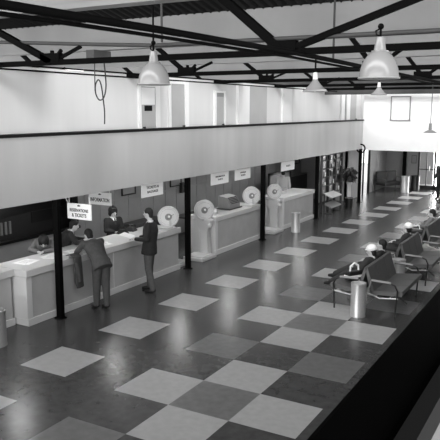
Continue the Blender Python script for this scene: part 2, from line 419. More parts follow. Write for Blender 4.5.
# ------------------------------------------------------------------ baggage scales
def dial(parent, c, r, face_rz):
    mt = Matrix.Rotation(face_rz, 3, 'Z') @ Matrix.Rotation(PI / 2, 3, 'X')     # lathe axis -> local -y rotated
    c = Vector(c)
    MB().lathe([(.001, -.06), (r * .8, -.06), (r * .97, -.03), (r, .02), (r * .98, .05), (r * .86, .06), (r * .84, .045), (.001, .045)], c, 40, mt).build('dial_housing', 'scale_enamel', parent, True)
    MB().lathe([(.001, .047), (r * .84, .047), (r * .84, .05), (.001, .05)], c, 40, mt).build('dial_face', 'scale_face', parent)
    tk = MB()
    for k in range(36):
        a = 2 * PI * k / 36; q = lambda rr, aa, z: c + mt @ Vector((rr * math.cos(aa), rr * math.sin(aa), z))
        tk.bar(q(r * .70, a, .052), q(r * .78, a, .052), .004)
    tk.build('tick_marks', 'ink', parent)
    MB().lathe([(.001, .05), (r * .32, .05), (r * .26, .062), (r * .2, .062), (.001, .064)], c, 24, mt).build('hub', 'mid_grey', parent, True)
    q = lambda x, y, z: c + mt @ Vector((x, y, z))
    MB().bar(q(-.03, -.04, .068), q(r * .5, r * .28, .068), .014, .006).build('pointer', 'black', parent)
    MB().ell(q(.01, .01, .07), .03, .03, .03).build('hub_cap', 'white', parent, True)
FR = -R(-42)
def floor_scale(label, x, y, zc=1.26, r=.235):
    o = thing('platform_scale', label, 'scale', (x, y, 0), 0, 'dial scales by the counters')
    MB().box(-.30, .30, -.42, .30, 0, .09, bev=.015).build('base', 'scale_enamel', o)
    MB().box(-.26, .26, -.38, .10, .09, .125, bev=.008).build('weighing_plate', 'counter_top', o)
    cb = MB(); cb.loft([[cb.bm.verts.new((sx * w, .2 + sy * dd, z)) for sx, sy in ((-1, -1), (1, -1), (1, 1), (-1, 1))] for w, dd, z in ((.13, .09, .09), (.11, .08, .5), (.12, .08, .72), (.20, .09, .88), (.21, .09, 1.0), (.1, .07, 1.05))])
    cb.build('column', 'scale_enamel', o)
    MB().ell((.2, .12, .86), .06, .05, .07).build('side_weight', 'scale_enamel', o, True)
    dial(o, (0, .16, zc), r, FR)
    return o
floor_scale('pale dial platform scale standing at the near end of the second counter', -4.13, 6.70, 1.26, .275)
floor_scale('pale dial platform scale standing by the third counter, behind the third post', -4.12, 11.0, 1.28, .25)
def counter_scale(label, x, y, zb=1.04, r=.25):
    o = thing('counter_scale', label, 'scale', (x, y, zb), 0, 'dial scales by the counters')
    MB().box(-.19, .19, -.24, .2, 0, .03, bev=.01).build('base', 'scale_enamel', o)
    MB().box(-.15, .15, -.2, .02, .045, .06, bev=.006).build('weighing_plate', 'white', o)
    MB().box(-.03, .03, -.12, -.06, .03, .05).build('plate_support', 'scale_enamel', o)
    cb = MB(); cb.loft([[cb.bm.verts.new((sx * w, .1 + sy * .06, z)) for sx, sy in ((-1, -1), (1, -1), (1, 1), (-1, 1))] for w, z in ((.15, .03), (.09, .1), (.08, .2))]); cb.build('neck', 'scale_enamel', o)
    dial(o, (0, .07, .02 + r), r, FR)
counter_scale('pale dial scale on the far end of the long counter, right of the standing man', -4.12, 5.10, r=.262)
counter_scale('pale dial scale on the far end of the second counter, beside the adding machine', -4.10, 9.45, r=.275)

# adding machine
o = thing('adding_machine', 'grey adding machine with a sloped front on the second counter', 'adding machine', (-4.42, 8.75, 1.04), 0)
MB().box(-.24, .24, -.40, .36, 0, .03, bev=.008).build('base', 'dark_grey', o)
cb = MB(); cb.loft([[cb.bm.verts.new((x, y, z)) for x, z in ((.2, .03), (.2, .14), (.08, .34), (-.18, .38), (-.2, .03))] for y in (-.32, .28)]); cb.build('casing', 'mid_grey', o)
kb = MB()
for i in range(5):
    for j in range(7):
        t = i / 4; kb.box(.19 - t * .1 , .205 - t * .1, -.24 + j * .07, -.2 + j * .07, .16 + t * .15, .18 + t * .15)
kb.build('keys', 'black', o)
MB().tube([(.0, .29, .1), (.0, .34, .2), (.02, .34, .32)], .012, 8).build('crank', 'chrome', o, True)
# smaller objects on counters
def small(label, name, cat, loc, rz, build, group=None):
    o = thing(name, label, cat, loc, rz, group); build(o); return o
def desk_phone(o):
    cb = MB(); cb.loft([[cb.bm.verts.new((x * w, y * w, z)) for x, y in ((-.1, -.11), (.1, -.11), (.1, .11), (-.1, .11))] for w, z in ((1, 0), (.95, .03), (.5, .1))]); cb.build('body', 'black', o)
    MB().tube([(-.12, 0, .14), (-.07, 0, .155), (.07, 0, .155), (.12, 0, .14)], [.026, .016, .016, .026], 10).build('handset', 'black', o, True)
    MB().lathe([(.001, 0), (.05, 0), (.05, .01), (.001, .01)], (0, -.075, .055), 16, Matrix.Rotation(R(50), 3, 'X')).build('dial_plate', 'mid_grey', o)
small('black desk telephone on the long counter before the woman in dark uniform', 'telephone', 'telephone', (-4.62, 4.05, 1.04), R(-100), desk_phone)
small('black desk telephone on the long counter near the bare far stretch', 'telephone', 'telephone', (-4.68, 4.45, 1.04), R(-80), desk_phone)
def sheets(n, w, l):
    def f(o):
        b = MB()
        for k in range(n):
            mt = Matrix.Translation((random.uniform(-.03, .03), random.uniform(-.03, .03), 0)) @ Matrix.Rotation(random.uniform(-.35, .35), 4, 'Z')
            b.box(-w / 2, w / 2, -l / 2, l / 2, .002 * k, .002 * k + .0016, mt)
        b.build('sheet_stack', 'paper', o)
        b = MB()
        for k in range(6): b.box(-w * .35, w * .3, -l * .35 + k * l * .12, -l * .35 + k * l * .12 + .006, .002 * n, .002 * n + .0008)
        b.build('written_lines', 'mid_grey', o)
    return f
for (x, y, rz, n, w, l, lb) in ((-4.35, 1.55, .4, 3, .30, .42, 'white papers the bent clerk writes on at the long counter'), (-4.25, 2.05, 1.2, 3, .26, .4, 'loose white papers beside the nearest post on the long counter'),
                                (-4.3, 2.95, .9, 2, .3, .34, 'white form on the counter just past the man in the grey suit'), (-4.45, .95, .2, 2, .3, .4, 'pale blotter sheet at the near end of the long counter')):
    small(lb, 'paper_sheets', 'papers', (x, y, 1.041), rz, sheets(n, w, l))
small('small stack of cards on the near end of the second counter', 'card_holder', 'card holder', (-4.2, 7.55, 1.04), .3, lambda o: (MB().box(-.06, .06, -.05, .05, 0, .09, bev=.006).build('holder', 'white', o), MB().box(-.045, .045, -.03, .03, .09, .15).build('cards', 'paper', o)))
small('white bottle shaped jar on the third counter near its scale', 'jar', 'jar', (-4.3, 11.9, 1.04), 0, lambda o: (MB().lathe([(.001, 0), (.06, 0), (.06, .12), (.03, .16), (.03, .2), (.001, .2)], n=16).build('jar_body', 'white', o, True), MB().lathe([(.001, .2), (.034, .2), (.034, .225), (.001, .225)], n=16).build('lid', 'mid_grey', o, True)))
small('pale card index box on the third counter', 'index_box', 'box', (-4.45, 12.5, 1.04), .1, lambda o: (MB().box(-.12, .12, -.2, .2, 0, .12, bev=.006).build('box_body', 'counter_trim', o), MB().box(-.12, .12, -.2, .2, .125, .145, bev=.004).build('lid', 'mid_grey', o)))

# ------------------------------------------------------------------ signs
def text_mesh(name, txt, size, mt, parent, ext=.003, sx=1.0):
    cu = bpy.data.curves.new(name, 'FONT'); cu.body = txt; cu.size = size; cu.extrude = ext; cu.align_x = 'CENTER'; cu.align_y = 'CENTER'
    cu.resolution_u = 3; cu.offset = size*.012
    tmp = bpy.data.objects.new(name, cu); COL.objects.link(tmp)
    dgp = bpy.context.evaluated_depsgraph_get()
    me = bpy.data.meshes.new_from_object(tmp.evaluated_get(dgp)); bpy.data.objects.remove(tmp)
    me.transform(mt @ Matrix.Diagonal((sx, 1, 1, 1))); me.materials.clear(); me.materials.append(M['ink'])
    o = bpy.data.objects.new(name, me); COL.objects.link(o); o.parent = parent
    return o
def sign(label, loc, rz, w, h, lines, brace=0, group='white hanging counter signs', marks=False):
    o = thing('hanging_sign', label, 'sign', loc, rz, group)      # local: face looks to -y, loc is the centre
    MB().box(-w / 2, w / 2, -.012, .012, -h / 2, h / 2, bev=.004).build('board', 'paper', o)
    base = Matrix.Rotation(PI / 2, 4, 'X')
    for (txt, z, size, sx) in lines:
        text_mesh('lettering', txt, size, Matrix.Translation((0, -.014, z)) @ base, o, sx=sx)
    if marks:
        MB().box(-.035, .035, -.016, -.012, h / 2 - .05, h / 2 - .03).ell((0, -.014, h / 2 - .038), .02, .003, .018).build('emblem', 'ink', o)
    topz = 2.255 - loc[2]
    for s_ in (-1, 1):
        MB().tube([(s_ * w * .42, 0, h / 2 - .01), (s_ * w * .42, 0, max(topz, h / 2 + .01))], .008, 6).build('hanger', 'white', o)
    if brace: MB().tube([(-w / 2 + .02, 0, h / 2), (-w / 2 - .03, 0, h / 2 + .08), (-w / 2 - .14, 0, max(topz,.18))], .012, 6).build('bracket', 'white', o, True)
    return o
sign('white hanging sign lettered RESERVATIONS & TICKETS beside the nearest post', (-3.70, 1.6, 1.965), 0, .59, .30, [('RESERVATIONS', .02, .085, .78), ('& TICKETS', -.075, .095, .8)], 1, marks=True)
sign('white hanging sign lettered INFORMATION above the woman in dark uniform', (-4.37, 3.0, 2.0), 0, .60, .265, [('INFORMATION', -.03, .115, .66)], 0, marks=True)
sign('white hanging sign lettered TICKETS & BAGGAGE above the standing man', (-4.0, 4.37, 2.07), PI / 2, .82, .30, [('TICKETS &', .06, .085, 1.2), ('BAGGAGE', -.04, .075, 1.2)])
sign('left one of two white signs hanging above the second counter', (-4.0, 7.46, 2.05), PI / 2, .93, .31, [('INFORMATION', .05, .06, 1.2), ('TICKETS', -.03, .06, 1.2)])
sign('right one of two white signs hanging above the second counter', (-4.0, 8.77, 2.05), PI / 2, .93, .30, [('BAGGAGE', .05, .06, 1.2), ('TICKETS', -.03, .06, 1.2)])
sign('farthest white hanging sign, above the third counter', (-4.0, 11.92, 2.05), PI / 2, 1.05, .30, [('TICKETS', 0, .07, 1.2)])

# ------------------------------------------------------------------ under the gallery: back wall details
def picture(label, y, z, w, h, x=-6.485, rz=0, fm='black', pm='mid_grey', cat='picture'):
    o = thing('framed_picture', label, cat, (x, y, z))
    t = .035; b = MB(); b.box(0, .03, -w / 2, w / 2, h / 2 - t, h / 2); b.box(0, .03, -w / 2, w / 2, -h / 2, -h / 2 + t); b.box(0, .03, -w / 2, -w / 2 + t, -h / 2, h / 2); b.box(0, .03, w / 2 - t, w / 2, -h / 2, h / 2)
    b.build('frame', fm, o); MB().box(.002, .012, -w / 2 + t, w / 2 - t, -h / 2 + t, h / 2 - t).build('print', pm, o)
    return o
picture('black framed picture on the back wall left of the TICKETS & BAGGAGE sign', 6.7, 1.70, .62, .36)
picture('black framed picture on the back wall right of the TICKETS & BAGGAGE sign', 9.05, 1.70, .62, .36)
picture('dark framed picture on the back wall above the third counter', 18.3, 1.72, .9, .36)
o = thing('wall_telephone', 'black wall telephone on the back wall left of the second post', 'telephone', (-6.485, 9.38, 1.45))
MB().box(0, .12, -.12, .12, -.16, .16, bev=.01).build('case', 'black', o); MB().tube([(.16, -.1, .12), (.18, -.1, 0), (.16, -.1, -.12)], [.03, .018, .03], 8).build('receiver', 'black', o, True)
o = thing('filing_cabinet', 'dark low filing cabinet against the back wall behind the standing man', 'cabinet', (-6.2, 7.1, 0))
MB().box(-.25, .22, -.75, .75, 0, .78, bev=.01).build('body', 'dark_grey', o)
for k in range(3):
    for z in (.06, .42):
        d_ = MB().box(.22, .235, -.7 + k * .48, -.26 + k * .48, z, z + .32).build('drawer', 'dark_grey', o); MB().box(.235, .26, -.53 + k * .48, -.43 + k * .48, z + .2, z + .22).build('handle', 'chrome', d_)
o = thing('office_desk', 'dark office desk low behind the second counter', 'desk', (-5.6, 8.9, 0))
MB().box(-.4, .4, -.8, .8, .72, .76).build('desktop', 'dark_grey', o)
for sx in (-.35, .35):
    for sy in (-.75, .75): MB().box(sx - .03, sx + .03, sy - .03, sy + .03, 0, .72).build('leg', 'dark_grey', o)
# board with dark frame behind third counter
o = thing('map_board', 'dark framed display board standing behind the third counter', 'display board', (-5.75, 15.1, 0))
b = MB(); b.box(0, .06, -1.0, -.92, 0, 1.52); b.box(0, .06, .92, 1.0, 0, 1.52); b.box(0, .06, -1, 1, 1.44, 1.52); b.box(0, .06, -1, 1, .75, .8)
b.build('frame', 'black', o); MB().box(.01, .03, -.92, .92, .8, 1.44).build('panel', 'mid_grey', o); MB().box(.03, .05, -.35, .3, .95, 1.3).build('dark_map', 'black', o)
o = thing('low_partition', 'dark low partition behind the third counter, below the dark framed picture', 'partition', (-6.2, 17.3, 0))
MB().box(-.05, .05, -1.3, 1.6, 0, 1.1, bev=.01).build('panel', 'dark_grey', o); MB().box(-.07, .07, -1.32, 1.62, 1.1, 1.14).build('cap_rail', 'mid_grey', o)
# vehicle in the dark baggage room beyond the window
o = thing('parked_vehicle', 'dark rounded vehicle seen through the long window at left', 'vehicle', (-8.05, 4.4, 0))
cb = MB(); prof = [(-1.9, .35), (-1.95, 1.3), (-1.6, 1.44), (-.5, 1.50), (.3, 1.52), (2.2, 1.5), (2.6, 1.3), (2.7, .35)]
cb.loft([[cb.bm.verts.new((x, y, z)) for y, z in [(a, .35 + (c - .35) * q) for a, c in prof]] for x, q in ((-.8, .9), (-.65, 1), (.65, 1), (.8, .9))]); cb.build('body', 'vehicle', o, True)
g = MB()
for k in range(5): g.box(.78, .83, -1.85 + k * .13, -1.79 + k * .13, .95, 1.25)
g.build('grille', 'mid_grey', o)
for y in (-1.1, 1.7):
    for x in (-.7, .7): MB().lathe([(.001, -.1), (.3, -.1), (.34, -.06), (.34, .06), (.3, .1), (.001, .1)], (x, y, .34), 20, Matrix.Rotation(PI / 2, 3, 'Y')).build('wheel', 'rubber', o, True)
MB().box(.72, .82, -.6, 2.0, 1.10, 1.38).build('side_window', 'black', o)

# magazine rack, shelf, curtains
o = thing('magazine_rack', 'tall dark magazine rack filled with small covers beyond the fourth post', 'rack', (-4.22, 16.72, 0))
b = MB()
for y in (-1.13, -.38, .38, 1.13): b.box(-.05, .03, y - .035, y + .035, 0, 2.15)
for z in (.62, .95, 1.28, 1.6, 1.92, 2.12): b.box(-.05, .02, -1.13, 1.13, z, z + .03)
b.build('rack_frame', 'steel_grey', o); MB().box(-.06, -.045, -1.13, 1.13, .6, 2.15).build('back_board', 'black', o)
b = MB(); b.k = 0
for zi, z in enumerate((.66, .99, 1.32, 1.64, 1.95)):
    for k in range(14):
        y = -1.07 + k * .155
        if abs(y+.06-.38)>.1 and abs(y+.06+.38)>.1 and random.random() < .42: ci = random.choice(('mid_grey', 'mid_grey', 'paper', 'steel_grey')); tag(MB().box(-.03, -.015, y, y + .12, 0, random.uniform(.1, .2)).build('magazine_cover', ci), 'small magazine standing in the tall dark rack', 'magazine', 'magazines in the rack').location = (-4.22, 16.72, z)
b.bm.free()
o = thing('display_shelf', 'pale sloping shelf stand in front of the magazine rack', 'shelf', (-4.0, 15.95, 0))
for z in (.72, .34):
    cb = MB(); cb.loft([[cb.bm.verts.new((x, y, zz)) for x, zz in ((-.02, z), (.30, z - .12), (.30, z - .08), (-.02, z + .04))] for y in (-.62, .45)]); cb.build('shelf_board', 'counter_trim' if z > .5 else 'mid_grey', o)
for y in (-.6, .43): MB().box(-.02, .02, y - .02, y + .02, 0, .74).build('upright', 'steel_grey', o); 
for y in (-.6, .43): MB().box(0, .30, y - .02, y + .02, 0, .03).build('foot', 'steel_grey', o)
cu = MB(); n = 120; fr, bk = [], []
for i in range(n + 1):
    y = 17.2 + 1.7 * i / n; dx = .07 * math.sin(i * .8) + .02 * math.sin(i * 2.1)
    fr.append((-5.0 + dx, y))
for z0, z1 in ((.1, 2.2),):
    a = [cu.bm.verts.new((x, y, z0)) for x, y in fr]; b2 = [cu.bm.verts.new((x, y, z1)) for x, y in fr]
    a2 = [cu.bm.verts.new((x - .015, y, z0)) for x, y in fr]; b3 = [cu.bm.verts.new((x - .015, y, z1)) for x, y in fr]
    for i in range(n): cu.face([a[i], a[i + 1], b2[i + 1], b2[i]]); cu.face([a2[i], b3[i], b3[i + 1], a2[i + 1]]); cu.face([a[i], a2[i], a2[i + 1], a[i + 1]]); cu.face([b2[i], b2[i + 1], b3[i + 1], b3[i]])
tag(cu.build('curtain', 'curtain', smooth=True), 'pale pleated curtain hanging under the gallery between the last two posts', 'curtain')
# planter
o = thing('potted_plant', 'dark leafy plant on a tall white pedestal left of the last post', 'plant', (-4.05, 18.3, 0))
MB().lathe([(.001, 0), (.15, 0), (.09, .06), (.075, .75), (.13, .9), (.001, .9)], n=20).build('pedestal', 'counter_trim', o, True)
lf = MB()
for k in range(60):
    a = random.uniform(0, 2 * PI); r1 = random.uniform(.2, .42); z1 = random.uniform(1.0, 1.5)
    d = Vector((math.cos(a), math.sin(a), 0)); s_ = d.cross(Vector((0, 0, 1)))
    p0 = Vector((0, 0, .92)); p1 = d * r1 * .6 + Vector((0, 0, z1)); p2 = d * r1 + Vector((0, 0, z1 - .15))
    v = [lf.bm.verts.new(p) for p in (p0, p1 + s_ * .07, p2, p1 - s_ * .07)]; lf.face(v)
    v = [lf.bm.verts.new(p + Vector((0, 0, -.006))) for p in (p0, p1 + s_ * .07, p2, p1 - s_ * .07)]; lf.face(v[::-1])
lf.build('leaves', 'leaf', o)
o = thing('waste_bin', 'dark waste bin on the floor below the leafy plant', 'bin', (-3.62, 17.1, 0))
MB().lathe([(.001, 0), (.14, 0), (.17, .42), (.15, .42), (.12, .03), (.001, .03)], n=20).build('bin_body', 'black', o, True); MB().tube([(.165 * math.cos(t * PI / 10), .165 * math.sin(t * PI / 10), .42) for t in range(20)], .01, 6, True).build('rim', 'mid_grey', o, True)

# ash cans
def can(label, x, y, r, h, m='chrome', name='ash_can'):
    o = thing(name, label, 'ash can', (x, y, 0))
    MB().lathe([(.001, 0), (r * 1.02, 0), (r * 1.02, .03), (r, .035), (r, h - .03), (r * 1.03, h - .03), (r * 1.03, h), (r * .9, h), (r * .88, h - .05), (.001, h - .05)], n=36).build('can_body', m, o, True)
    MB().lathe([(.001, h - .045), (r * .87, h - .045), (r * .5, h - .03), (.001, h - .028)], n=24).build('sand', 'sand', o, True)
    return o
can('large steel ash can in front of the nearest bench', .99, 4.02, .142, .65)
can('steel ash can between the first and second bench', 1.12, 6.42, .142, .64)
can('small steel ash can before the third counter', -3.45, 11.38, .14, .62)
can('grey can cut by the left edge of the view', -3.72, -.50, .17, .6, 'mid_grey')
can('steel ash can in the dim lobby beside the post', -3.0, 23.3, .19, .76)
can('black bin right of the lobby ash can', -2.75, 24.3, .2, .72, 'black', 'waste_bin')['category'] = 'bin'

# lobby settee
o = thing('settee', 'dark two-seat settee against the lobby walls at far left', 'settee', (-3.68, 23.3, 0), R(62))
for k in (-.34, .34):
    MB().box(k - .33, k + .33, -.35, .3, .32, .46, bev=.03).build('seat', 'rubber', o)
    MB().box(k - .33, k + .33, .24, .36, .46, .95, bev=.03).build('backrest', 'rubber', o)
for k in (-.70, .70):
    MB().tube([(k, -.32, 0), (k, -.36, .6), (k, -.3, .64), (k, .3, .64), (k, .34, 0)], .02, 8).build('arm_leg', 'dark_grey', o, True)
o = thing('notice', 'small dark notice on the lobby back wall left of the glazed door', 'notice', (-3.02, 24.98, 1.45)); MB().box(-.12, .12, -.02, .0, -.2, .2).build('frame', 'black', o); MB().box(-.1, .1, -.025, -.02, -.18, .18).build('sheet', 'mid_grey', o)
# end wall frame
o = thing('wall_panel', 'thin dark frame around a white panel high on the end wall', 'wall panel', (-2.25, 18.99, 3.90))
b = MB(); w, h, t = .40, .49, .045
b.box(-w, w, -.04, 0, h - t, h).box(-w, w, -.04, 0, -h, -h + t).box(-w, -w + t, -.04, 0, -h, h).box(w - t, w, -.04, 0, -h, h); b.build('frame', 'mid_grey', o)
MB().box(-w + t, w - t, -.015, -.002, -h + t, h - t).build('panel', 'end_wall', o)

# ------------------------------------------------------------------ benches (back to back)
def bench(label, y0):
    L = 1.70
    o = thing('tandem_bench', label, 'bench', (1.02, y0, 0), 0, 'back-to-back vinyl benches')
    for s_ in (-1, 1):
        for k in range(3):
            a = .04 + k * (L - .08) / 3; b_ = a + (L - .08) / 3 - .015
            q = MB(); q.loft([[q.bm.verts.new((s_ * x, y, z)) for x, z in ((.10, .36), (.70, .40), (.72, .46), (.70, .49), (.10, .43))] for y in (a, a + .02, b_ - .02, b_)])
            q.build('seat', 'vinyl', o)
            q = MB(); q.loft([[q.bm.verts.new((s_ * x, y, z)) for x, z in ((.10, .40), (.17, .44), (.03, .88), (-.0, .90), (-.015, .86))] for y in (a, b_)])
            q.build('backrest', 'vinyl', o)
        for y in (0, L):
            MB().tube([(s_ * .12, y, .64), (s_ * .50, y, .63), (s_ * .58, y, .60), (s_ * .63, y, .5), (s_ * .60, y, .05), (s_ * .60, y, 0)], .017, 8).build('arm_leg', 'black', o, True)
            MB().tube([(s_ * .13, y, .655), (s_ * .5, y, .645)], .024, 8).build('armrest', 'mid_grey', o, True)
            MB().tube([(s_ * .12, y, .64), (s_ * .06, y, .4), (s_ * .3, y, .32), (s_ * .64, y, .36)], .014, 8).build('side_stay', 'chrome', o, True)
        MB().tube([(s_ * .5, 0, .35), (s_ * .5, L, .35)], .018, 8).build('rail', 'chrome', o, True)
    MB().tube([(-.62, L * .5, .03), (-.2, L * .5, .33), (.2, L * .5, .33), (.62, L * .5, .03)], .014, 8).build('cross_leg', 'black', o, True)
    return o
bench('nearest grey vinyl back-to-back bench, behind the large ash can', 4.30)
bench('second grey vinyl back-to-back bench from the viewer', 6.85)
bench('third grey vinyl back-to-back bench, cut by the right edge', 9.40)
bench('fourth grey vinyl back-to-back bench, farthest along the right edge', 11.95)

# ------------------------------------------------------------------ people
def remesh(mb, name, m, parent, vox, smooth=4):
    o = mb.build(name, m, parent, True)
    md = o.modifiers.new('r', 'REMESH'); md.mode = 'VOXEL'; md.voxel_size = vox; md.use_smooth_shade = True
    sm = o.modifiers.new('s', 'SMOOTH'); sm.iterations = smooth; sm.factor = .5
    dgp = bpy.context.evaluated_depsgraph_get(); dgp.update()
    me = bpy.data.meshes.new_from_object(o.evaluated_get(dgp)); old = o.data
    o.modifiers.clear(); o.data = me; bpy.data.meshes.remove(old)
    if not me.materials: me.materials.append(M[m])
    for p in me.polygons: p.use_smooth = True
    return o
V = Vector
def limb(mb, pts, rs, n=10):
    pts = [V(p) for p in pts]; P, Q = [], []
    for i in range(len(pts) - 1):
        for k in range(4): t = k / 4; P.append(pts[i].lerp(pts[i + 1], t)); Q.append(rs[i] + (rs[i + 1] - rs[i]) * t)
    P.append(pts[-1]); Q.append(rs[-1]); mb.tube(P, Q, n)
    mb.ell(pts[0], rs[0], rs[0], rs[0], n=10, m=8); mb.ell(pts[-1], rs[-1], rs[-1], rs[-1], n=10, m=8)
    for p, r in zip(pts[1:-1], rs[1:-1]): mb.ell(p, r, r, r, n=10, m=8)
def torso(mb, pel, chest, neck, side, g=0.0, hem=None):
    """lofted trunk from pelvis to neck base; side = unit vector to the figure's right"""
    pel, chest, neck = V(pel), V(chest), V(neck); side = V(side).normalized()
    st = [(pel, .155 + g, .115 + g), (pel.lerp(chest, .35), .14 + g, .10 + g), (pel.lerp(chest, .7), .155 + g, .11 + g), (chest, .175 + g, .115 + g), (chest.lerp(neck, .5), .165 + g, .10 + g), (chest.lerp(neck, .85), .10 + g, .07 + g * .6), (neck, .06 + g * .4, .055 + g * .4)]
    if hem: st = [(pel + (pel - chest)  .normalized() * hem, .165 + g, .125 + g)] + st
    rings = []
    for i, (c, a, b) in enumerate(st):
        d = (st[min(i + 1, len(st) - 1)][0] - st[max(i - 1, 0)][0]).normalized(); fw = d.cross(side).normalized()
        rings.append(mb.ring(c, side, fw, a, b, 20))
    mb.loft(rings)
def hand(mb, w, d, up, s, size=1.0):
    """palm and five bent fingers; w wrist, d pointing direction, up = back of hand"""
    w, d, up = V(w), V(d).normalized(), V(up); up = (up - d * up.dot(d)).normalized(); sd = d.cross(up) * s
    mt = Matrix((sd, d, up)).transposed()
    mb.ell(w + d * .05, .04, .055, .018, mt, 12, 8)
    for k, ln in enumerate((.062, .072, .068, .052)):
        b = w + d * .085 + sd * (-.028 + k * .019)
        mb.tube([b - d * .03, b, b + d * ln * .5 - up * .008, b + d * ln * .8 - up * .028, b + d * ln * .9 - up * .04], [.0095, .0095, .009, .008, .006], 6)
    b = w + d * .03 - sd * .03
    mb.tube([b, b - sd * .028 + d * .02 - up * .006, b - sd * .035 + d * .05 - up * .018], [.012, .0105, .008], 6)
def person(label, loc, rz, P, top='suit_dark', legs='trousers_grey', hair='short', hat=None, hat_m='paper', look=0, nod=0, hem=.12, g=.02, vox=.011, shirt=True, topname='jacket', skirt=False, group=None):
    o = thing('person', label, 'person', loc, rz, group)
    J = dict(pel=(0, 0, .95), chest=(0, .01, 1.30), neck=(0, .0, 1.46), head=(0, .03, 1.62),
             rs=(.185, .0, 1.40), re=(.23, -.02, 1.12), rw=(.24, .08, .90), ls=(-.185, .0, 1.40), le=(-.23, -.02, 1.12), lw=(-.24, .08, .90),
             rh=(.09, 0, .92), rk=(.10, .02, .50), ra=(.10, 0, .09), lh=(-.09, 0, .92), lk=(-.10, .02, .50), la=(-.10, 0, .09), rt=None, lt=None, rd=None, ld=None)
    J.update(P)
    for k in J:
        if J[k] is not None: J[k] = V(J[k])
    side = (J['rs'] - J['ls']).normalized()
    H = J['head']; hm = Matrix.Rotation(look, 3, 'Z') @ Matrix.Rotation(-nod, 3, 'X')
    # body: one surface
    b = MB(); torso(b, J['pel'], J['chest'], J['neck'], side)
    b.tube([J['neck'] - V((0, 0, .03)), J['neck'].lerp(H, .55)], [.058, .052], 12)
    b.ell(H, .074, .092, .108, hm, 20, 14); b.ell(H + hm @ V((0, .03, -.06)), .052, .055, .055, hm)
    b.ell(H + hm @ V((0, .098, -.018)), .013, .018, .024, hm, 8, 6)                 # nose
    for s_ in (-1, 1): b.ell(H + hm @ V((s_ * .076, -.005, -.01)), .01, .02, .03, hm, 8, 6)
    for s_, a in ((1, 'r'), (-1, 'l')):
        S, E, W = J[a + 's'], J[a + 'e'], J[a + 'w']
        limb(b, [S, E, W], [.05, .04, .027]); d = J[a + 'd'] or (W - E); hand(b, W, d, V((0, 0, 1)) if abs(V(d).normalized().z) < .85 else side * s_, s_)
        Hh, K, A = J[a + 'h'], J[a + 'k'], J[a + 'a']
        limb(b, [Hh, K, A], [.085, .056, .036])
        t = J[a + 't'] or (A + V((0, .15, -.06))); limb(b, [A + V((0, 0, -.03)), t], [.036, .03])
    remesh(b, 'body', 'skin', o, vox, 2)
    # face
    e = MB()
    for s_ in (-1, 1): e.ell(H + hm @ V((s_ * .03, .083, .008)), .011, .006, .006, hm, 8, 6); e.box(-.018, .018, -.004, .004, -.003, .003, Matrix.Translation(H + hm @ V((s_ * .03, .09, .028))) @ hm.to_4x4())
    e.build('eyes', 'hair', o); MB().ell(H + hm @ V((0, .084, -.055)), .022, .006, .006, hm, 8, 6).build('mouth', 'skin_dark', o)
    # clothes
    c = MB(); torso(c, J['pel'], J['chest'], J['neck'] + V((0, 0, -.01)), side, g, hem)
    for a in 'rl':
        S, E, W = J[a + 's'], J[a + 'e'], J[a + 'w']; limb(c, [S, E, E.lerp(W, .93)], [.072, .058, .045])
        limb(c, [J['chest'].lerp(J['neck'], .4), S], [.09, .07])
    remesh(c, topname, top, o, vox * 1.3, 3)
    c = MB()
    if skirt:
        rings = [c.ring(p_, side, V((0, 1, 0)), a_, b_, 20) for p_, a_, b_ in ((J['pel'] + V((0, 0, .08)), .15, .12), (J['pel'] + V((0, 0, -.05)), .19, .15), ((J['rk'] + J['lk']) / 2 + V((0, 0, .02)), .2, .16))]
        c.loft(rings); c.build('skirt', legs, o, True)
    else:
        for a in 'rl':
            limb(c, [J[a + 'h'], J[a + 'k'], J[a + 'a'] + (J[a + 'k'] - J[a + 'a']).normalized() * .0], [.112, .082, .066])
        c.ell(J['pel'], .145, .11, .10); remesh(c, 'trousers', legs, o, vox * 1.3, 3)
    for a in 'rl':
        A = J[a + 'a']; t = J[a + 't'] or (A + V((0, .15, -.06))); c = MB()
        dn = (t - A).normalized(); limb(c, [A + V((0, 0, -.035)) - dn * .04, A.lerp(t, .5) + V((0, 0, -.02)), t], [.046, .046, .036]); remesh(c, 'shoe', 'shoe', o, .01, 2)
    if shirt:
        n_ = J['neck']; f_ = side.cross(V((0, 0, -1))).normalized(); ax = (n_ - J['chest']).normalized(); f_ = ax.cross(side).normalized() * -1
        if f_.dot(V((0, 1, 0))) < 0: f_ = -f_
        c = MB(); cc = J['chest'] + f_ * .125
        c.face([c.bm.verts.new(p) for p in (n_ + f_ * .075 + side * .05, n_ + f_ * .075 - side * .05, cc + f_ * .018)])
        c.face([c.bm.verts.new(p) for p in (n_ + f_ * .065 + side * .05, cc + f_ * .008, n_ + f_ * .065 - side * .05)])
        c.tube([n_ + V((.056 * math.cos(t * PI / 6), .056 * math.sin(t * PI / 6), .015)) for t in range(12)], .009, 6, True)
        c.build('shirt_collar', 'paper', o)
        c = MB(); c.bar(n_ + f_ * .088, cc + f_ * .025, .03, .008); c.build('tie', 'ink', o)
    if hair:
        c = MB()
        if hair == 'short': c.ell(H + hm @ V((0, -.018, .03)), .084, .096, .094, hm, 20, 12); c.ell(H + hm @ V((0, -.052, -.035)), .07, .05, .075, hm)
        else:
            c.ell(H + hm @ V((0, -.028, .03)), .11, .115, .11, hm, 20, 12); c.ell(H + hm @ V((0, -.05, -.05)), .10, .08, .085, hm)
            for s_ in (-1, 1): c.ell(H + hm @ V((s_ * .075, -.01, -.04)), .03, .05, .06, hm)
        remesh(c, 'hair', 'hair', o, .011, 2)
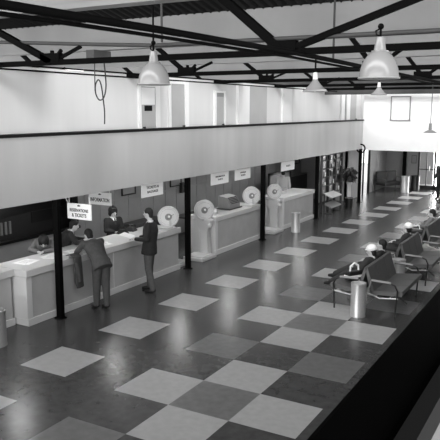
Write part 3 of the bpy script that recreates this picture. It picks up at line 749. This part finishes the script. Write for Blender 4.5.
    if hat == 'cap':
        c = MB(); c.ell(H + hm @ V((0, -.015, .06)), .102, .112, .085, hm, 20, 12); c.ell(H + hm @ V((0, .035, .04)), .088, .105, .012, hm, 20, 8)
        remesh(c, 'hat', hat_m, o, .01, 1)
    if hat == 'uniform':
        c = MB(); c.ell(H + hm @ V((.01, 0, .10)), .075, .09, .03, hm, 20, 8); c.ell(H + hm @ V((.02, 0, .13)), .035, .05, .04, hm, 14, 8); remesh(c, 'hat', hat_m, o, .01, 1)
    return o

# customer in dark jacket standing at the long counter
person('standing man in dark jacket and grey trousers holding papers at the counter', (-3.42, 3.43, 0), R(108), dict(
    pel=(0, -.0, .97), chest=(0, -.03, 1.34), neck=(0, -.03, 1.53), head=(0, .02, 1.70), rs=(.19, -.03, 1.47), re=(.24, -.02, 1.18), rw=(.14, .26, 1.15), ls=(-.19, -.03, 1.47), le=(-.24, -.01, 1.18), lw=(-.12, .27, 1.16),
    rh=(.09, 0, .95), rk=(.11, .04, .52), ra=(.13, .05, .09), lh=(-.09, 0, .95), lk=(-.09, .0, .52), la=(-.12, -.1, .09), rd=(-.2, 1, 0), ld=(.2, 1, 0)), 'suit_dark', 'trousers_grey', nod=.1, hem=.14, g=.045)
small('white folded papers held in the hands of the standing man in dark jacket', 'ticket_papers', 'papers', (-3.80, 3.33, 1.17), R(104), lambda o: (MB().box(-.13, .13, -.02, .27, 0, .004, Matrix.Rotation(R(12), 4, 'X')).build('front_sheet', 'paper', o), MB().box(-.09, .15, .0, .25, .006, .009, Matrix.Rotation(R(14), 4, 'X')).build('back_sheet', 'paper', o)))
# customer in grey suit leaning on the counter
person('man in grey suit leaning over the long counter, seen from behind', (-3.53, 1.98, 0), R(72), dict(
    pel=(0, .02, .93), chest=(0, .24, 1.19), neck=(0, .36, 1.31), head=(.0, .45, 1.41), rs=(.20, .31, 1.27), re=(.26, .42, 1.10), rw=(.08, .62, 1.09), ls=(-.20, .31, 1.27), le=(-.29, .42, 1.10), lw=(-.12, .64, 1.09),
    rh=(.09, 0, .93), rk=(.09, .0, .50), ra=(.06, -.08, .09), lh=(-.09, 0, .93), lk=(-.08, .06, .5), la=(-.09, .06, .09), rd=(-.3, 1, 0), ld=(.3, 1, 0)), 'suit_grey', 'suit_grey', nod=.35, hem=.15, g=.04, shirt=False)
o = thing('overcoat', 'grey overcoat draped over the counter edge left of the man in grey suit', 'coat', (-3.88, 1.62, 1.07), R(8))
cb = MB(); cb.loft([cb.ring(V((x, y, z)), V((0, 1, 0)), V((1, 0, 0)), a, b, 20) for x, y, z, a, b in ((-.12, 0, .03, .12, .03), (-.02, 0, .05, .13, .04), (.05, .01, .0, .13, .04), (.06, .03, -.25, .12, .045), (.05, .05, -.5, .13, .05), (.06, .08, -.62, .11, .03))])
cb.build('coat_body', 'suit_grey', o, True); MB().tube([(.08, -.06, -.1), (.11, -.04, -.3), (.1, 0, -.48)], [.04, .045, .04], 10).build('sleeve', 'suit_grey', o, True)
# clerks
person('woman clerk in dark uniform and small hat standing behind the counter, facing out', (-5.02, 4.2, 0), R(-115), dict(
    pel=(0, 0, .92), chest=(0, .0, 1.22), neck=(0, 0, 1.36), head=(0, .03, 1.50), rs=(.165, 0, 1.31), re=(.21, .06, 1.08), rw=(.06, .22, 1.06), ls=(-.165, 0, 1.31), le=(-.2, .08, 1.08), lw=(-.04, .26, 1.08),
    rh=(.09, 0, .90), lh=(-.09, 0, .9), rd=(-.3, 1, .1), ld=(.3, 1, .1)), 'suit_dark', 'suit_dark', hair='long', hat='uniform', hat_m='suit_dark', nod=.25, skirt=True)
person('dark haired clerk bent over papers at the near end of the long counter', (-4.99, 1.97, 0), R(-140), dict(
    pel=(0, -.05, .90), chest=(0, .07, 1.10), neck=(0, .20, 1.19), head=(0, .33, 1.25), rs=(.165, .08, 1.20), re=(.26, .26, 1.085), rw=(.1, .46, 1.08), ls=(-.165, .08, 1.20), le=(-.2, .32, 1.085), lw=(-.0, .48, 1.08),
    rh=(.09, -.05, .86), lh=(-.09, -.05, .86), rk=(.1, 0, .48), lk=(-.1, 0, .48), rd=(-.5, 1, 0), ld=(.5, 1, 0)), 'cloth_mid', 'suit_dark', hair='long', nod=.75, hem=.05, shirt=False, topname='blouse', skirt=True)
person('clerk in dark jacket bending behind the counter between the nearest post and the suited man', (-4.98, 2.55, 0), R(-40), dict(
    pel=(0, -.05, .92), chest=(0, .05, 1.2), neck=(0, .12, 1.32), head=(0, .2, 1.43), rs=(.18, .08, 1.27), re=(.25, .2, 1.09), rw=(.1, .36, 1.09), ls=(-.18, .08, 1.27), le=(-.25, .22, 1.09), lw=(-.1, .4, 1.09),
    rh=(.09, -.05, .9), lh=(-.09, -.05, .9)), 'coat_dark', 'suit_dark', nod=.3, hem=.05)
person('clerk in light shirt behind the third counter beside the display board', (-5.05, 13.9, 0), R(30), dict(), 'cloth_light', 'suit_dark', hem=.02, shirt=False, topname='shirt')

# seated travellers on the hall side of the benches (facing the counters)
def seated(label, y, rz, top, hat=None, hair='short', legs='coat_dark', look=0, nod=0, stretch=.0, x=.88, lift=0):
    return person(label, (x, y, 0), rz, dict(
        pel=(0, .04, .55), chest=(0, -.01, .80), neck=(0, -.02, .92), head=(0, -.0, 1.04), rs=(.17, 0, .88), re=(.24, .12, .68), rw=(.12, .30, .68), ls=(-.17, 0, .88), le=(-.24, .12, .68), lw=(-.1, .31, .68),
        rh=(.09, .05, .53), rk=(.1, .46, .53 + lift * .3), ra=(.1, .50 + stretch, .09 + lift), lh=(-.09, .05, .53), lk=(-.1, .46, .53), la=(-.08, .50 + stretch, .09 + lift * .6), rd=(-.4, 1, 0), ld=(.4, 1, 0)),
        top, legs, hair=hair, hat=hat, look=look, nod=nod, hem=.03, shirt=False, topname='coat', vox=.013)
seated('traveller in white cap and dark coat seated on the nearest bench, legs stretched out', 5.12, R(82), 'coat_dark', 'cap', stretch=.34, lift=.33, nod=.2)
seated('bareheaded traveller in dark coat on the far seat of the nearest bench', 5.85, R(95), 'suit_dark', stretch=.05)
seated('traveller in white cap and mid grey coat seated on the second bench', 8.1, R(90), 'coat_dark', 'cap', look=R(-40))
seated('light coated traveller seated on the third bench at the right edge', 10.75, R(90), 'cloth_mid', nod=.1)
person('person in black clothes standing in the far lobby at the right edge', (-1.05, 21.6, 0), R(150), dict(), 'suit_dark', 'suit_dark', hem=.28, shirt=False, topname='coat')
o = thing('handbag', 'black and white handbag on the near seat of the nearest bench', 'handbag', (.66, 4.74, .5), R(60))
MB().box(-.19, .19, -.08, .08, 0, .19, bev=.03).build('bag_body', 'black', o); MB().box(-.195, .195, -.085, .085, .06, .11, bev=.004).build('white_band', 'paper', o)
MB().tube([(-.11, 0, .18), (-.10, 0, .29), (0, 0, .35), (.10, 0, .29), (.11, 0, .18)], .018, 8).build('bag_handle', 'paper', o, True)
o = thing('travel_bag', 'dark travel bag with pale handle on the third bench', 'bag', (.70, 9.72, .5), R(10))
MB().box(-.2, .2, -.12, .12, 0, .25, bev=.04).build('bag_body', 'black', o); MB().tube([(-.1, 0, .24), (-.08, 0, .34), (.08, 0, .34), (.1, 0, .24)], .014, 8).build('bag_handle', 'paper', o, True)

# ------------------------------------------------------------------ light
em = bpy.data.materials.new('lit_diffuser'); em.use_nodes = True
eb = em.node_tree.nodes['Principled BSDF']; eb.inputs['Emission Color'].default_value = (1, 1, 1, 1); eb.inputs['Emission Strength'].default_value = 38
M['lit'] = em
SY = (-2.1, .8, 3.7, 6.5, 9.25, 12.0, 14.8, 17.5); SO = ['at the left of the view', 'over the near end of the long counter', 'over the suited man', 'over the gap before the second counter', 'over the second counter far end', 'over the third counter', 'before the magazine rack', 'before the pleated curtain']
for k, y in enumerate(SY):
    o = thing('ceiling_light', 'round lit ceiling lamp under the gallery ' + SO[k], 'ceiling light', (-4.7, y, 2.26), 0, 'lamps under the gallery')
    MB().lathe([(.001, 0), (.2, 0), (.2, -.04), (.001, -.04)], n=28).build('housing', 'white', o, True)
    MB().lathe([(.001, -.041), (.18, -.041), (.15, -.08), (.001, -.10)], n=28).build('diffuser', 'lit', o, True)
w = bpy.data.worlds.new('sky'); sc.world = w; w.use_nodes = True
bg = w.node_tree.nodes['Background']; bg.inputs[0].default_value = (1, 1, 1, 1); bg.inputs[1].default_value = 2.6
def area(name, loc, rot, sx, sy, power):
    l = bpy.data.lights.new(name, 'AREA'); l.shape = 'RECTANGLE'; l.size = sx; l.size_y = sy; l.energy = power
    o = bpy.data.objects.new(name, l); COL.objects.link(o); o.location = loc; o.rotation_euler = rot; return o
# daylight through the roof's north lights
for k in range(1, len(BEAMY) - 1):
    area('skylight_%d' % k, (-1.5, BEAMY[k] + .30, 6.0), (R(62), 0, 0), 20, .75, 300)
# daylight through the clerestory of the right-hand wall
area('clerestory_light', (9.3, 5.0, 4.1), (0, R(100), 0), 1.6, 26, 1100)
# daylight at the lobby doors, plus added fill lights
area('rear_fill_high', (-.5, Y0 + .3, 4.0), (R(100), 0, 0), 9, 1.6, 200)  # added fill before the solid rear wall, lifts signs and counter ends
area('rear_fill_low', (-1.5, Y0 + .3, 1.3), (R(90), 0, 0), 9, 1.5, 480)  # added low fill at the rear, reaches signs and people under the gallery
area('door_daylight', (-1.80, YB + .35, 1.1), (R(90), 0, PI), .7, 1.9, 170)
area('baggage_room_fill', (-8.6, 2.0, 2.2), (0, 0, 0), 1.0, 1.0, 90)  # added fill with no fixture, makes the vehicle readable
area('lobby_fill', (-2.2, 22.0, 2.45), (0, 0, 0), 1.2, 1.2, 60)  # added fill with no fixture, brightens the recess
area('lobby_daylight', (.2, YB + .6, 1.3), (R(90), 0, PI), 2.6, 2.0, 90)

# ------------------------------------------------------------------ camera
cd = bpy.data.cameras.new('camera'); cam = bpy.data.objects.new('camera', cd); COL.objects.link(cam)
yaw, pit, rol, fpx = -0.518947652, 0.168952156, 0.00162309141, 653.0165
F = V((math.sin(yaw) * math.cos(pit), math.cos(yaw) * math.cos(pit), -math.sin(pit)))
Rt = V((math.cos(yaw), -math.sin(yaw), 0)); Up = Rt.cross(F)
c_, s_ = math.cos(rol), math.sin(rol); R2 = Rt * c_ + Up * s_; U2 = -Rt * s_ + Up * c_
cam.matrix_world = Matrix((R2, U2, -F)).transposed().to_4x4()
cam.location = (4.63596, -7.64877, 3.88346)
cd.sensor_width = 36; cd.sensor_fit = 'HORIZONTAL'; cd.lens = 36 * fpx / 440; cd.clip_start = .05; cd.clip_end = 200
sc.camera = cam
vs_ = sc.view_settings; vs_.view_transform = 'Standard'; vs_.look = 'None'; vs_.gamma = 1; vs_.exposure = 0.0; vs_.use_curve_mapping = False
